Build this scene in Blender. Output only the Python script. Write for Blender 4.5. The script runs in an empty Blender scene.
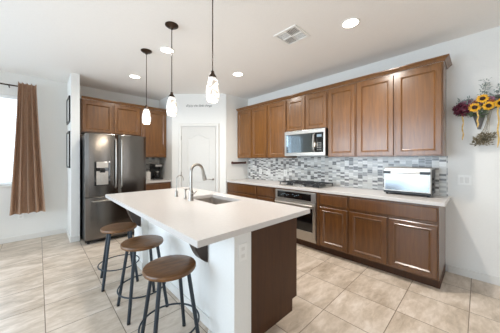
import bpy, bmesh, math, random
from mathutils import Vector, Matrix
random.seed(7)
PI = math.pi
S = bpy.context.scene
C = S.collection

# ---------------------------------------------------------------- camera, world, daylight, exposure
YAW = math.radians(43.856)
EYE = 1.336
cd = bpy.data.cameras.new('camera'); cam = bpy.data.objects.new('camera', cd); C.objects.link(cam)
cam.location = (0, 0, EYE); cam.rotation_euler = (PI/2, 0, -YAW)
cd.sensor_width = 36; cd.lens = 220.16/500*36; cd.shift_y = -6.0/500; cd.clip_start = .02
S.camera = cam

w = bpy.data.worlds.new('sky'); S.world = w; w.use_nodes = True
bgn = w.node_tree.nodes['Background']
bgn.inputs[0].default_value = (.78, .89, 1.0, 1); bgn.inputs[1].default_value = 2.2

def area(name, loc, rot, sx, sy, power, col=(1, 1, 1), spread=180):
    l = bpy.data.lights.new(name, 'AREA'); l.shape = 'RECTANGLE'; l.size = sx; l.size_y = sy
    l.energy = power; l.color = col; l.spread = math.radians(spread)
    o = bpy.data.objects.new(name, l); C.objects.link(o); o.location = loc; o.rotation_euler = rot
    return o
DAY = (.66, .83, 1.0)
# daylight just outside the room's windows and its patio door
area('daylight_west_a', (-2.95, 2.65, 1.42), (0, -PI/2, 0), 2.3, 3.6, 98, DAY, 110)
area('daylight_west_b', (-2.95, -1.6, 1.5), (0, -PI/2, 0), 1.8, 2.0, 25, DAY)
area('daylight_south', (-.4, -4.30, 1.15), (PI/2, 0, 0), 3.0, 2.1, 16, (.95, .97, 1.0))
area('daylight_south_b', (2.52, -4.30, 1.4), (PI/2, 0, 0), .6, 1.8, 14, (.95, .97, 1.0))
area('daylight_north', (-1.08, 5.95, 1.70), (-PI/2, 0, 0), 1.7, 1.5, 72, DAY)

vs = S.view_settings
vs.view_transform = 'Standard'; vs.look = 'None'; vs.gamma = 1; vs.use_curve_mapping = False
vs.exposure = -0.32
S.cycles.max_bounces = 10; S.cycles.diffuse_bounces = 6

# ---------------------------------------------------------------- materials
def lin(r, g, b):
    f = lambda c: c/12.92 if c <= .04045 else ((c+.055)/1.055)**2.4
    return (f(r/255), f(g/255), f(b/255), 1)
class NT:
    def __init__(s, name):
        s.m = bpy.data.materials.new(name); s.m.use_nodes = True
        s.t = s.m.node_tree; s.b = s.t.nodes['Principled BSDF']
    def n(s, kind, **kw):
        x = s.t.nodes.new(kind)
        for k, v in kw.items(): setattr(x, k, v)
        return x
    def l(s, a, b): s.t.links.new(a, b)
    def coords(s, scale=(1, 1, 1), which='Object'):
        tc = s.n('ShaderNodeTexCoord'); mp = s.n('ShaderNodeMapping'); mp.inputs['Scale'].default_value = scale
        s.l(tc.outputs[which], mp.inputs[0]); return mp.outputs[0]
    def ramp(s, fac, stops):
        r = s.n('ShaderNodeValToRGB'); s.l(fac, r.inputs[0])
        els = r.color_ramp.elements
        while len(els) < len(stops): els.new(.5)
        for e, (p, c) in zip(els, stops): e.position = p; e.color = c
        return r.outputs[0]
    def noise(s, vec, scale, detail=4, rough=.55, dist=0):
        x = s.n('ShaderNodeTexNoise'); x.inputs['Scale'].default_value = scale; x.inputs['Detail'].default_value = detail
        x.inputs['Roughness'].default_value = rough; x.inputs['Distortion'].default_value = dist
        s.l(vec, x.inputs['Vector']); return x.outputs['Fac']
    def bump(s, h, strength, dist=.002):
        x = s.n('ShaderNodeBump'); x.inputs['Strength'].default_value = strength; x.inputs['Distance'].default_value = dist
        s.l(h, x.inputs['Height']); s.l(x.outputs[0], s.b.inputs['Normal'])

def plain(name, rgb, rough=.5, metal=0, var=.04, scale=20, bump=0, spec=.5, coat=0):
    k = NT(name); c = lin(*rgb)
    f = k.noise(k.coords(), scale)
    lo = tuple(x*(1-var) for x in c[:3])+(1,); hi = tuple(min(1, x*(1+var)) for x in c[:3])+(1,)
    k.l(k.ramp(f, [(.3, lo), (.7, hi)]), k.b.inputs['Base Color'])
    k.b.inputs['Roughness'].default_value = rough; k.b.inputs['Metallic'].default_value = metal
    k.b.inputs['Specular IOR Level'].default_value = spec; k.b.inputs['Coat Weight'].default_value = coat
    if bump: k.bump(f, bump)
    return k.m
def wood(name, dark, light, rough=.35, scale=(14, 14, 1.2), coat=.25, crough=.22):
    k = NT(name); v = k.coords(scale)
    f = k.noise(v, 2.2, 6, .6, .6)
    k.l(k.ramp(f, [(.28, lin(*dark)), (.72, lin(*light))]), k.b.inputs['Base Color'])
    k.b.inputs['Roughness'].default_value = rough; k.b.inputs['Coat Weight'].default_value = coat; k.b.inputs['Coat Roughness'].default_value = crough
    k.bump(f, .05, .001); return k.m
def emis(name, rgb, strength, base=(255, 255, 255)):
    k = NT(name); k.b.inputs['Base Color'].default_value = lin(*base)
    k.b.inputs['Emission Color'].default_value = lin(*rgb); k.b.inputs['Emission Strength'].default_value = strength
    return k.m
M = {}
M['wall'] = plain('wall_paint', (232, 231, 227), .85, var=.012, scale=60, bump=.04, spec=.2)
M['ceiling'] = plain('ceiling_paint', (243, 240, 236), .9, var=.012, scale=60, bump=.05, spec=.05)
M['trim'] = plain('trim_paint', (224, 222, 217), .45, var=.01)
M['door'] = plain('door_paint', (210, 208, 203), .6, var=.01)
M['cab'] = wood('cabinet_wood', (98, 59, 19), (131, 84, 30), .32, coat=.8)
M['cabbase'] = wood('base_cabinet_wood', (82, 47, 16), (106, 66, 25), .32, coat=.8)
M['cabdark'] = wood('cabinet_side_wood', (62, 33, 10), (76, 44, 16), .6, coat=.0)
M['corbel'] = plain('corbel_wood', (62, 48, 40), .4)
M['quartz'] = plain('quartz', (206, 201, 197), .22, var=.03, scale=45, spec=.4)
M['satinmirror'] = plain('satin_mirror_glass', (150, 155, 158), .2, 1)
M['steel'] = plain('stainless_steel', (192, 188, 182), .36, 1, var=.04, scale=6)
M['sinksteel'] = plain('satin_sink_steel', (176, 168, 160), .5, .55)
M['fridge'] = plain('fridge_steel', (118, 113, 108), .2, 1, var=.03, scale=3)
M['nickel'] = plain('brushed_nickel', (172, 166, 158), .28, 1)
M['black'] = plain('black_plastic', (20, 20, 21), .35)
M['blackglass'] = plain('black_glass', (14, 14, 15), .06, spec=.7)
M['mirrorglass'] = plain('dark_reflective_glass', (120, 128, 132), .05, 1)
M['iron'] = plain('cast_iron', (40, 41, 43), .5)
M['stoolleg'] = plain('powder_coated_steel', (48, 56, 64), .42, .3)
M['bronze'] = plain('oiled_bronze', (66, 52, 42), .35, .8)
M['plate'] = plain('white_plastic', (240, 239, 235), .35, var=.005)
M['curtain'] = plain('curtain_fabric', (176, 145, 122), .55, var=.08, scale=40, bump=.1)
M['slat'] = plain('blind_slat', (240, 242, 242), .5, var=.01)
M['red'] = plain('dark_red_wood', (74, 34, 24), .5)
M['white'] = plain('glazed_white', (232, 228, 222), .25)
M['ink'] = plain('black_vinyl', (52, 50, 48), .6)
M['grey'] = plain('grey_metal', (120, 118, 114), .4, .8)
M['lit'] = emis('lit_display', (190, 215, 230), .8, (20, 30, 40))
M['can'] = emis('lamp_lens', (255, 244, 228), 14)
def floor_mat():
    k = NT('travertine_tile'); v = k.coords()
    br = k.n('ShaderNodeTexBrick'); br.offset = 0; br.squash = 1
    br.inputs['Scale'].default_value = 1; br.inputs['Brick Width'].default_value = .4505; br.inputs['Row Height'].default_value = .4525
    br.inputs['Mortar Size'].default_value = .0032; br.inputs['Mortar Smooth'].default_value = .1; br.inputs['Bias'].default_value = 0
    br.inputs['Color1'].default_value = (0, 0, 0, 1); br.inputs['Color2'].default_value = (1, 1, 1, 1)
    mp = k.n('ShaderNodeMapping'); mp.inputs['Location'].default_value = (-.04+.4505*20, -.06+.4525*20, 0)
    tc = k.n('ShaderNodeTexCoord'); k.l(tc.outputs['Object'], mp.inputs[0]); k.l(mp.outputs[0], br.inputs['Vector'])
    # per tile shift of the veining
    ad = k.n('ShaderNodeVectorMath', operation='MULTIPLY_ADD')
    k.l(br.outputs['Color'], ad.inputs[0]); ad.inputs[1].default_value = (3, 5, 9); 
    sc = k.n('ShaderNodeMapping'); sc.inputs['Scale'].default_value = (1.0, 2.6, 1); sc.inputs['Rotation'].default_value = (0, 0, .25)
    k.l(tc.outputs['Object'], sc.inputs[0]); k.l(sc.outputs[0], ad.inputs[2])
    n1 = k.noise(ad.outputs[0], 1.6, 8, .62, 1.0)
    n2 = k.noise(ad.outputs[0], 9, 6, .65, .6)
    mx = k.n('ShaderNodeMix'); mx.inputs[0].default_value = .35
    k.l(n1, mx.inputs[2]); k.l(n2, mx.inputs[3])
    col = k.ramp(mx.outputs[0], [(.30, lin(156, 140, 122)), (.47, lin(196, 180, 162)), (.58, lin(216, 202, 187)), (.70, lin(230, 220, 209))])
    m2 = k.n('ShaderNodeMix', data_type='RGBA'); k.l(br.outputs['Fac'], m2.inputs[0]); k.l(col, m2.inputs[6]); m2.inputs[7].default_value = lin(128, 112, 96)
    k.l(m2.outputs[2], k.b.inputs['Base Color'])
    k.b.inputs['Roughness'].default_value = .36; k.b.inputs['Specular IOR Level'].default_value = .45
    inv = k.n('ShaderNodeMath', operation='SUBTRACT'); inv.inputs[0].default_value = 1; k.l(br.outputs['Fac'], inv.inputs[1])
    k.bump(inv.outputs[0], .35, .002)
    return k.m
M['floor'] = floor_mat()
def splash_mat(axes):
    # linear glass and stone mosaic: staggered strips in columns of varied grey
    k = NT('mosaic_tile_'+axes); tc = k.n('ShaderNodeTexCoord'); sx = k.n('ShaderNodeSeparateXYZ'); cb = k.n('ShaderNodeCombineXYZ')
    k.l(tc.outputs['Object'], sx.inputs[0]); k.l(sx.outputs['Y' if axes == 'yz' else 'X'], cb.inputs[1]); k.l(sx.outputs['Z'], cb.inputs[0])
    br = k.n('ShaderNodeTexBrick'); br.offset = .5; br.offset_frequency = 2; br.squash = 1.0
    for n_, v_ in (('Scale', 1), ('Brick Width', .0290), ('Row Height', .068), ('Mortar Size', .0015), ('Mortar Smooth', .1), ('Bias', 0)): br.inputs[n_].default_value = v_
    br.inputs['Color1'].default_value = (0, 0, 0, 1); br.inputs['Color2'].default_value = (1, 1, 1, 1)
    k.l(cb.outputs[0], br.inputs['Vector'])
    bw = k.n('ShaderNodeRGBToBW'); k.l(br.outputs['Color'], bw.inputs[0])
    col = k.ramp(bw.outputs[0], [(0, lin(118, 116, 114)), (.20, lin(220, 219, 214)), (.36, lin(190, 189, 185)), (.5, lin(236, 235, 231)), (.68, lin(156, 155, 153)), (.78, lin(214, 212, 206)), (.92, lin(196, 197, 195))])
    k.t.nodes[-1].color_ramp.interpolation = 'CONSTANT'
    m2 = k.n('ShaderNodeMix', data_type='RGBA'); k.l(br.outputs['Fac'], m2.inputs[0]); k.l(col, m2.inputs[6]); m2.inputs[7].default_value = lin(206, 204, 199)
    k.l(m2.outputs[2], k.b.inputs['Base Color'])
    k.b.inputs['Roughness'].default_value = .2
    return k.m
M['splash_e'] = splash_mat('yz'); M['splash_n'] = splash_mat('xz')
def seat_mat():
    k = NT('stool_seat_wood'); v = k.coords((5, 26, 5))
    f = k.noise(v, 1.6, 6, .6, .4)
    k.l(k.ramp(f, [(.3, lin(84, 52, 20)), (.55, lin(112, 72, 30)), (.75, lin(132, 88, 42))]), k.b.inputs['Base Color'])
    k.b.inputs['Roughness'].default_value = .38; k.b.inputs['Coat Weight'].default_value = .3; k.b.inputs['Coat Roughness'].default_value = .2
    return k.m
M['seat'] = seat_mat()
def shade_mat():
    k = NT('pendant_glass'); v = k.coords((1, 1, 1))
    wv = k.n('ShaderNodeTexWave'); wv.bands_direction = 'Z'; wv.inputs['Scale'].default_value = 6; wv.inputs['Distortion'].default_value = 14; wv.inputs['Detail'].default_value = 2; wv.inputs['Detail Scale'].default_value = 2
    k.l(v, wv.inputs['Vector'])
    c = k.ramp(wv.outputs['Fac'], [(.08, lin(176, 166, 154)), (.28, lin(232, 226, 218)), (.5, lin(255, 252, 246))])
    k.l(c, k.b.inputs['Emission Color']); k.l(c, k.b.inputs['Base Color'])
    k.b.inputs['Emission Strength'].default_value = 1.0; k.b.inputs['Roughness'].default_value = .15
    return k.m
M['shade'] = shade_mat()
def glass_mat():
    k = NT('window_glass'); k.t.nodes.remove(k.b)
    o = [n for n in k.t.nodes if n.type == 'OUTPUT_MATERIAL'][0]
    tr = k.n('ShaderNodeBsdfTransparent'); gl = k.n('ShaderNodeBsdfGlossy'); gl.inputs['Roughness'].default_value = .02
    mx = k.n('ShaderNodeMixShader'); mx.inputs[0].default_value = .06
    k.l(tr.outputs[0], mx.inputs[1]); k.l(gl.outputs[0], mx.inputs[2]); k.l(mx.outputs[0], o.inputs[0]); return k.m
M['glass'] = glass_mat()
M['petal'] = plain('sunflower_petal', (232, 172, 40), .6, var=.25, scale=30)
M['seed'] = plain('sunflower_seed_head', (52, 28, 16), .8, var=.3, scale=90, bump=.5)
M['dahlia'] = plain('burgundy_petal', (92, 24, 46), .6, var=.35, scale=40)
M['rust'] = plain('rust_petal', (156, 88, 58), .7, var=.25, scale=40)
M['mauve'] = plain('mauve_petal', (150, 104, 122), .7, var=.25, scale=40)
M['leaf'] = plain('sage_leaf', (96, 112, 84), .6, var=.35, scale=18)
M['leafgrey'] = plain('dusty_leaf', (136, 148, 142), .7, var=.25, scale=18)
M['dry'] = plain('dried_moss', (126, 116, 94), .9, var=.4, scale=40)
M['tassel'] = plain('yellow_amaranth', (214, 178, 108), .8, var=.25, scale=60)
M['wire'] = plain('grey_galvanised_wire', (118, 116, 114), .5, .6)

# ---------------------------------------------------------------- mesh helpers
class MB:
    def __init__(s): s.bm = bmesh.new(); s.round = False
    def box(s, x0, x1, y0, y1, z0, z1, bev=0, seg=2):
        vs_ = [s.bm.verts.new(p) for p in ((x0,y0,z0),(x1,y0,z0),(x1,y1,z0),(x0,y1,z0),(x0,y0,z1),(x1,y0,z1),(x1,y1,z1),(x0,y1,z1))]
        fs = [s.bm.faces.new([vs_[i] for i in f]) for f in ((3,2,1,0),(4,5,6,7),(0,1,5,4),(1,2,6,5),(2,3,7,6),(3,0,4,7))]
        if bev:
            es = list({e for f in fs for e in f.edges})
            bmesh.ops.bevel(s.bm, geom=es, offset=bev, segments=seg, affect='EDGES', profile=.5)
        return s
    def loft(s, rings, cap=True, closed=True):
        R = [[s.bm.verts.new(p) for p in r] for r in rings]
        n = len(R[0])
        for a, b in zip(R, R[1:]):
            for i in range(n if closed else n-1):
                s.bm.faces.new((a[i], a[(i+1) % n], b[(i+1) % n], b[i]))
        if cap:
            s.bm.faces.new(R[0][::-1]); s.bm.faces.new(R[-1])
        return s
    def lathe(s, prof, c=(0, 0, 0), seg=24, cap=True, axis='z'):
        s.round = True
        rings = []
        for r, h in prof:
            ring = []
            for i in range(seg):
                a = 2*PI*i/seg
                if axis == 'z': p = (c[0]+r*math.cos(a), c[1]+r*math.sin(a), c[2]+h)
                elif axis == 'y': p = (c[0]+r*math.sin(a), c[1]+h, c[2]+r*math.cos(a))
                else: p = (c[0]+h, c[1]+r*math.cos(a), c[2]+r*math.sin(a))
                ring.append(p)
            rings.append(ring)
        return s.loft(rings, cap)
    def tube(s, pts, r, seg=10, closed=False):
        s.round = True; pts = [Vector(p) for p in pts]; n = len(pts); rr = r if isinstance(r, (list, tuple)) else [r]*n
        rings = []; up = None
        for i, p in enumerate(pts):
            if closed: d = pts[(i+1) % n]-pts[i-1]
            else: d = pts[min(i+1, n-1)]-pts[max(i-1, 0)]
            d.normalize()
            if up is None: up = Vector((0, 0, 1)) if abs(d.z) < .9 else Vector((1, 0, 0))
            x = d.cross(up).normalized(); up = x.cross(d).normalized()
            rings.append([p+(x*math.cos(2*PI*k/seg)+up*math.sin(2*PI*k/seg))*rr[i] for k in range(seg)])
        if closed: rings.append(rings[0]); return s.loft(rings, False)
        return s.loft(rings)
    def prism(s, poly, h0, h1, axis='y'):
        # poly of (a, b): axis y -> (x,z); axis x -> (y,z); axis z -> (x,y)
        f = {'y': lambda a, b, h: (a, h, b), 'x': lambda a, b, h: (h, a, b), 'z': lambda a, b, h: (a, b, h)}[axis]
        return s.loft([[f(a, b, h0) for a, b in poly], [f(a, b, h1) for a, b in poly]])
    def door(s, x0, x1, z0, z1, y=0, t=.02, frame=.046):
        # framed cabinet door: outer slab, sloping sticking, recessed flat panel, front at -y
        def ring(i, yy): return [(x0+i, yy, z0+i), (x1-i, yy, z0+i), (x1-i, yy, z1-i), (x0+i, yy, z1-i)]
        R = [ring(0, y), ring(0, y-t+.004), ring(.004, y-t), ring(frame, y-t), ring(frame+.004, y-t-.004), ring(frame+.009, y-t-.004), ring(frame+.022, y-t+.010), ring(frame+.024, y-t+.011)]
        return s.loft(R)
    def slab(s, x0, x1, z0, z1, y=0, t=.02, ed=.008):
        def ring(i, yy): return [(x0+i, yy, z0+i), (x1-i, yy, z0+i), (x1-i, yy, z1-i), (x0+i, yy, z1-i)]
        return s.loft([ring(0, y), ring(0, y-t+.006), ring(ed*.4, y-t+.002), ring(ed, y-t)])
    def mesh(s, name, m, smooth=True, angle=None):
        if angle is None: angle = 35 if s.round else 8
        bmesh.ops.recalc_face_normals(s.bm, faces=s.bm.faces[:])
        me = bpy.data.meshes.new(name); s.bm.to_mesh(me); s.bm.free()
        me.materials.append(m)
        if smooth:
            me.polygons.foreach_set('use_smooth', [True]*len(me.polygons))
            me.set_sharp_from_angle(angle=math.radians(angle))
        return me
    def build(s, name, m, parent=None, smooth=True, angle=None):
        o = bpy.data.objects.new(name, s.mesh(name, m, smooth, angle)); C.objects.link(o)
        if parent is not None: o.parent = parent
        return o
def tag(o, label=None, cat=None, group=None, kind=None):
    if label: o['label'] = label
    if cat: o['category'] = cat
    if group: o['group'] = group
    if kind: o['kind'] = kind
    return o
def thing(name, loc, rz, label, cat, group=None):
    o = bpy.data.objects.new(name, None); o.empty_display_size = .1; C.objects.link(o)
    o.location = loc; o.rotation_euler = (0, 0, rz)
    return tag(o, label, cat, group)
def struct(name, mb, m, label=None, parent=None):
    o = mb.build(name, m, parent)
    if parent is None:
        o['kind'] = 'structure'
        if label: o['label'] = label
    return o
def copy_tree(o, parent=None):
    c = o.copy(); C.objects.link(c)
    if parent is not None: c.parent = parent; c.matrix_parent_inverse = o.matrix_parent_inverse.copy()
    for ch in [x for x in list(bpy.data.objects) if x.parent == o]: copy_tree(ch, c)
    return c
def arc(c, r, a0, a1, n, plane='xz'):
    out = []
    for i in range(n+1):
        a = a0+(a1-a0)*i/n; u, v = r*math.cos(a), r*math.sin(a)
        out.append((c[0]+u, c[1], c[2]+v) if plane == 'xz' else (c[0]+u, c[1]+v, c[2]))
    return out

# ---------------------------------------------------------------- room shell
XE, YN, XW, YS, H = 3.552, 5.30, -2.6, -4.0, 2.772
YR = 3.770                                   # short return wall closing the east run
PL = (2.083, 4.590); PR = (2.903, 3.770)     # ends of the diagonal pantry wall
struct('floor', MB().box(XW-.2, XE+.2, YS-.2, YN+.2, -.08, 0), M['floor'], 'beige stone tile floor laid in a square grid')
struct('ceiling', MB().box(XW-.2, XE+.2, YS-.2, YN+.2, H, H+.1), M['ceiling'], 'flat off white ceiling')
struct('wall_east', MB().box(XE, XE+.15, YS, YN, 0, H), M['wall'])
def holed_wall(name, axis, fixed, thick, lo, hi, holes):
    mb = MB(); cur = lo
    def bx(a, b, z0, z1):
        if axis == 'x': mb.box(a, b, fixed, fixed+thick, z0, z1)
        else: mb.box(fixed, fixed+thick, a, b, z0, z1)
    for a, b, z0, z1 in holes:
        bx(cur, a, 0, H)
        if z0 > 0: bx(a, b, 0, z0)
        bx(a, b, z1, H); cur = b
    bx(cur, hi, 0, H)
    return struct(name, mb, M['wall'])
WN = (-1.95, -.21, .93, 2.40)
holed_wall('wall_north', 'x', YN, .15, XW, XE, [WN])
holed_wall('wall_west', 'y', XW-.15, .15, YS, YN, [(-2.6, -.6, .60, 2.40), (.85, 4.45, .30, 2.55)])
holed_wall('wall_south', 'x', YS-.15, .15, XW, XE, [(-1.9, 1.1, .02, 2.2), (2.25, 2.80, .5, 2.3)])
struct('wall_divider', MB().box(.385, .497, 4.61, YN, 0, H), M['wall'], 'white stub wall between dining area and refrigerator')
struct('wall_pantry', MB().prism([PL, PR, (PR[0]+.09, PR[1]+.09), (PL[0]+.09, PL[1]+.09)], 0, H, 'z'), M['wall'], 'diagonal corner wall holding the pantry door')
struct('wall_pantry_left', MB().box(PL[0], PL[0]+.1, PL[1]+.01, YN, 0, H), M['wall'])
struct('wall_pantry_right', MB().box(PR[0]+.01, XE, YR, YR+.1, 0, H), M['wall'])
def window(n, axis, a, b, z0, z1, f0, f1, mull=1):
    mb = MB(); e = .05
    def bx(m, p, q, r, s_, g0=f0, g1=f1):
        if axis == 'x': m.box(p, q, g0, g1, r, s_)
        else: m.box(g0, g1, p, q, r, s_)
    bx(mb, a, a+e, z0, z1); bx(mb, b-e, b, z0, z1); bx(mb, a+e, b-e, z0, z0+e); bx(mb, a+e, b-e, z1-e, z1)
    for k in range(mull):
        c = a+(b-a)*(k+1)/(mull+1); bx(mb, c-.025, c+.025, z0+e, z1-e)
    fr = struct(n, mb, M['trim'])
    g = MB(); mid = (f0+f1)/2; bx(g, a+e, b-e, z0+e, z1-e, mid-.003, mid+.003); g.build('pane', M['glass'], fr)
    return fr
wn = window('window_1', 'x', *WN, YN+.07, YN+.12)
MB().box(WN[0]-.03, WN[1]+.03, YN-.03, YN+.065, WN[2]-.028, WN[2]-.001, .004).build('window_sill', M['trim'], wn)
wn['label'] = 'white dining window behind blinds and brown curtain'
window('window_2', 'y', -2.6, -.6, .60, 2.40, XW-.12, XW-.07)
window('window_3', 'y', .85, 4.45, .30, 2.55, XW-.12, XW-.07, 2)
window('window_4', 'x', 2.25, 2.80, .5, 2.3, YS-.12, YS-.07, 0)
window('door_2', 'x', -1.9, 1.1, .02, 2.2, YS-.12, YS-.07, 2)
def base(name, x0, x1, y0, y1): struct(name, MB().box(x0, x1, y0, y1, 0, .085, .003), M['trim'])
base('baseboard_east', XE-.014, XE-.0005, YS+.015, .262)
base('baseboard_north', XW+.015, .385, YN-.014, YN-.0005)
base('baseboard_divider', .371, .3845, 4.61, YN-.015)
base('baseboard_divider_end', .371, .497, 4.596, 4.6095)
base('baseboard_west', XW+.0005, XW+.014, YS+.015, YN-.015)
struct('wall_backsplash_east', MB().box(XE-.009, XE-.0005, .262, 3.75, .9145, 1.40), M['splash_e'], 'grey and white linear mosaic backsplash behind the cooktop')
struct('wall_backsplash_north', MB().box(1.46, PL[0]-.0005, YN-.009, YN-.0005, .9145, 1.42), M['splash_n'], 'mosaic backsplash behind the coffee maker')

# pantry door, in the frame of the diagonal wall
def diag(t, off=0): return (PL[0]+.7071*t-.7071*off, PL[1]-.7071*t-.7071*off)
DR = -PI/4
dr = bpy.data.objects.new('door_1', None); C.objects.link(dr); x, y = diag(0, 0); dr.location = (x, y, 0); dr.rotation_euler = (0, 0, DR)
dr['kind'] = 'structure'; dr['label'] = 'white two panel pantry door with an arched top panel'
def door_leaf():
    mb = MB(); x0, x1, z0, z1 = .213, .945, .012, 2.055; yf = -.026; d = .006
    # frame of stiles, rails and arched top rail around two recessed fields
    xa, xb = x0+.13, x1-.13; zt, rise = 1.80, .085
    def archpts(xl, xr, zs, rs, n=14):
        p = []
        for i in range(n+1):
            t = i/n; p.append((xl+(xr-xl)*t, zs+rs*(.5-.5*math.cos(2*PI*t))))
        return p
    mb.box(x0, xa, yf, 0-.001, z0, z1, .001); mb.box(xb, x1, yf, -.001, z0, z1, .001)
    mb.box(xa, xb, yf, -.001, z0, .20); mb.box(xa, xb, yf, -.001, .88, 1.02)
    a = archpts(xa, xb, zt, rise)
    mb.loft([[(px, yf, pz) for px, pz in a]+[(xb, yf, z1), (xa, yf, z1)], [(px, -.001, pz) for px, pz in a]+[(xb, -.001, z1), (xa, -.001, z1)]])
    def field(zb, ztop, arch):
        def loop(i, yy):
            base_ = [(xb-i, yy, zb+i), (xa+i, yy, zb+i)]
            if arch: return [(px, yy, pz-i) for px, pz in archpts(xa+i, xb-i, zt, rise)]+base_
            return [(xa+i, yy, ztop-i), (xb-i, yy, ztop-i)]+base_
        mb.loft([loop(0, yf), loop(.006, yf+d), loop(.016, yf+d), loop(.05, yf+.004)], False); nv = len(loop(0, 0)); mb.bm.verts.ensure_lookup_table(); mb.bm.faces.new(mb.bm.verts[-nv:])
    field(1.02, zt, True); field(.20, .88, False)
    return mb
door_leaf().build('door_leaf', M['door'], dr)
for z in (.25, 1.05, 1.82): MB().lathe([(.006, -.045), (.006, .045)], (.208, -.030, z), 8).build('hinge', M['nickel'], dr)
kn = MB().lathe([(.028, 0), (.028, -.006), (.011, -.010), (.011, -.045), (.0, -.046)], (.885, -.0265, .94), 18, True, 'y').tube([(.885, -.068, .94), (.83, -.070, .94), (.77, -.066, .938)], [.011, .010, .008], 10).build('lever_handle', M['nickel'], dr)
tr = bpy.data.objects.new('trim_1', None); C.objects.link(tr); tr.location = dr.location; tr.rotation_euler = dr.rotation_euler; tr['kind'] = 'structure'; tr['label'] = 'white casing around the pantry door'
cs = MB(); prof = [(0, 0), (0, -.020), (.012, -.027), (.05, -.030), (.062, -.022), (.068, 0)]
cs.loft([[(.205-a, b-.0005, 0) for a, b in prof], [(.205-a, b-.0005, 2.066+a) for a, b in prof], [(.953+a, b-.0005, 2.066+a) for a, b in prof], [(.953+a, b-.0005, 0) for a, b in prof]])
cs.build('casing', M['trim'], tr)

# ---------------------------------------------------------------- cabinets
def wall_cabinet(loc, rz, wdt, z1, doors, label, group, depth=.325, mat='cab', side='cabdark'):
    t = thing('wall_cabinet', loc, rz, label, 'cabinet', group)
    MB().box(.0008, wdt-.0008, .0, depth, 0, z1, .0015).build('body', M[mat], t)
    n = doors; rv = .014; gap = .026
    dw = (wdt-2*rv-(n-1)*gap)/n
    for i in range(n):
        x0 = rv+i*(dw+gap)
        MB().door(x0, x0+dw, .012, z1-.03, -.0005).build('door', M[mat], t)
    return t
E_ = -PI/2
XU = 3.227; DU = XE-XU-.001; ZB = 1.388; ZT = 2.435
def ecab(ya, yb, z0, doors, label): return wall_cabinet((XU, ya, z0), E_, ya-yb, ZT-z0, doors, label, 'wall cabinets on the right hand run', DU)
ecab(3.755, 2.857, ZB, 2, 'two-door brown wall cabinet in the far corner by the pantry wall')
ecab(2.855, 2.402, ZB, 1, 'single-door brown wall cabinet directly left of the microwave')
ecab(2.400, 1.622, 1.842, 2, 'short two-door brown wall cabinet above the microwave')
ecab(1.620, 1.197, ZB, 1, 'single-door brown wall cabinet directly right of the microwave')
ecab(1.195, .272, ZB, 2, 'wide two-door brown wall cabinet above the toaster oven')
# crown moulding, mitred round the free end
def crown(name, path, label, m):
    mb = MB(); prof = [(0, 0), (.012, 0), (.018, .012), (.040, .030), (.050, .034), (.050, .047), (0, .047)]
    rings = []
    for (px, py, ox, oy) in path: rings.append([(px+ox*a, py+oy*a, b) for a, b in prof])
    mb.loft(rings); o = mb.build(name, m); o.location = (0, 0, ZT+.0008); return tag(o, label, 'moulding')
crown('crown_moulding', [(XU-.001, 3.755, -1, 0), (XU-.001, .271, -1, -1), (XE-.002, .271, 0, -1)], 'stepped brown crown moulding along the right hand wall cabinets', M['cab'])

YF = 4.889; DN = YN-YF-.001
wall_cabinet((.5485, YF, 1.845), 0, .985, ZT-1.845, 2, 'short two-door brown wall cabinet above the refrigerator', 'wall cabinets on the far wall', DN)
wall_cabinet((1.536, YF, 1.405), 0, PL[0]-1.536-.002, ZT-1.405, 1, 'tall single-door brown wall cabinet above the coffee maker', 'wall cabinets on the far wall', DN)
crown('crown_moulding', [(.5485, YF-.001, 0, -.5), (PL[0]-.002, YF-.001, 0, -.5)], 'slim brown top moulding along the far wall cabinets', M['cab'])
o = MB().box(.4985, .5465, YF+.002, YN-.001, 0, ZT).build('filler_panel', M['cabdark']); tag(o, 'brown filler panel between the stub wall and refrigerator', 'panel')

XB = 2.935; ZC = .876
def base_cabinet(loc, rz, wdt, fronts, label, depth, group='base cabinets on the right hand run', mat='cabbase', nof=False):
    t = thing('base_cabinet', loc, rz, label, 'cabinet', group)
    b = MB(); b.box(.0008, wdt-.0008, 0, depth, .105, ZC-.0008, .0015); b.build('body', M[mat], t)
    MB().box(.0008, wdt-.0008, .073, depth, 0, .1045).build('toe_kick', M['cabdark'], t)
    for kind, x0, x1, z0, z1 in fronts:
        if kind == 'door': MB().door(x0, x1, z0, z1, -.0005).build('door', M[mat], t)
        else: MB().slab(x0, x1, z0, z1, -.0005).build('drawer', M[mat], t)
    return t
DB = XE-XB-.001
def two(wd): 
    m_ = wd/2
    return [('drawer', .014, wd-.014, .705, .852), ('door', .014, m_-.012, .125, .672), ('door', m_+.012, wd-.014, .125, .672)]
def one(wd): return [('drawer', .016, wd-.016, .705, .852), ('door', .016, wd-.016, .125, .672)]
base_cabinet((XB, 3.755, 0), E_, .898, [('drawer', .014, .884, .705, .852), ('drawer', .014, .884, .42, .672), ('drawer', .014, .884, .125, .395)], 'three-drawer brown base cabinet in the far corner below the wooden wall rack', DB)
base_cabinet((XB, 2.855, 0), E_, .405, [('drawer', .016, .389, .705, .852), ('drawer', .016, .389, .42, .672), ('drawer', .016, .389, .125, .395)], 'narrow brown drawer base cabinet directly left of the oven', DB)
base_cabinet((XB, 1.605, 0), E_, .418, one(.418), 'narrow brown base cabinet with one drawer over one door, right of the oven', DB)
base_cabinet((XB, 1.185, 0), E_, .905, two(.905), 'wide brown base cabinet with two doors below the toaster oven', DB)
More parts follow.
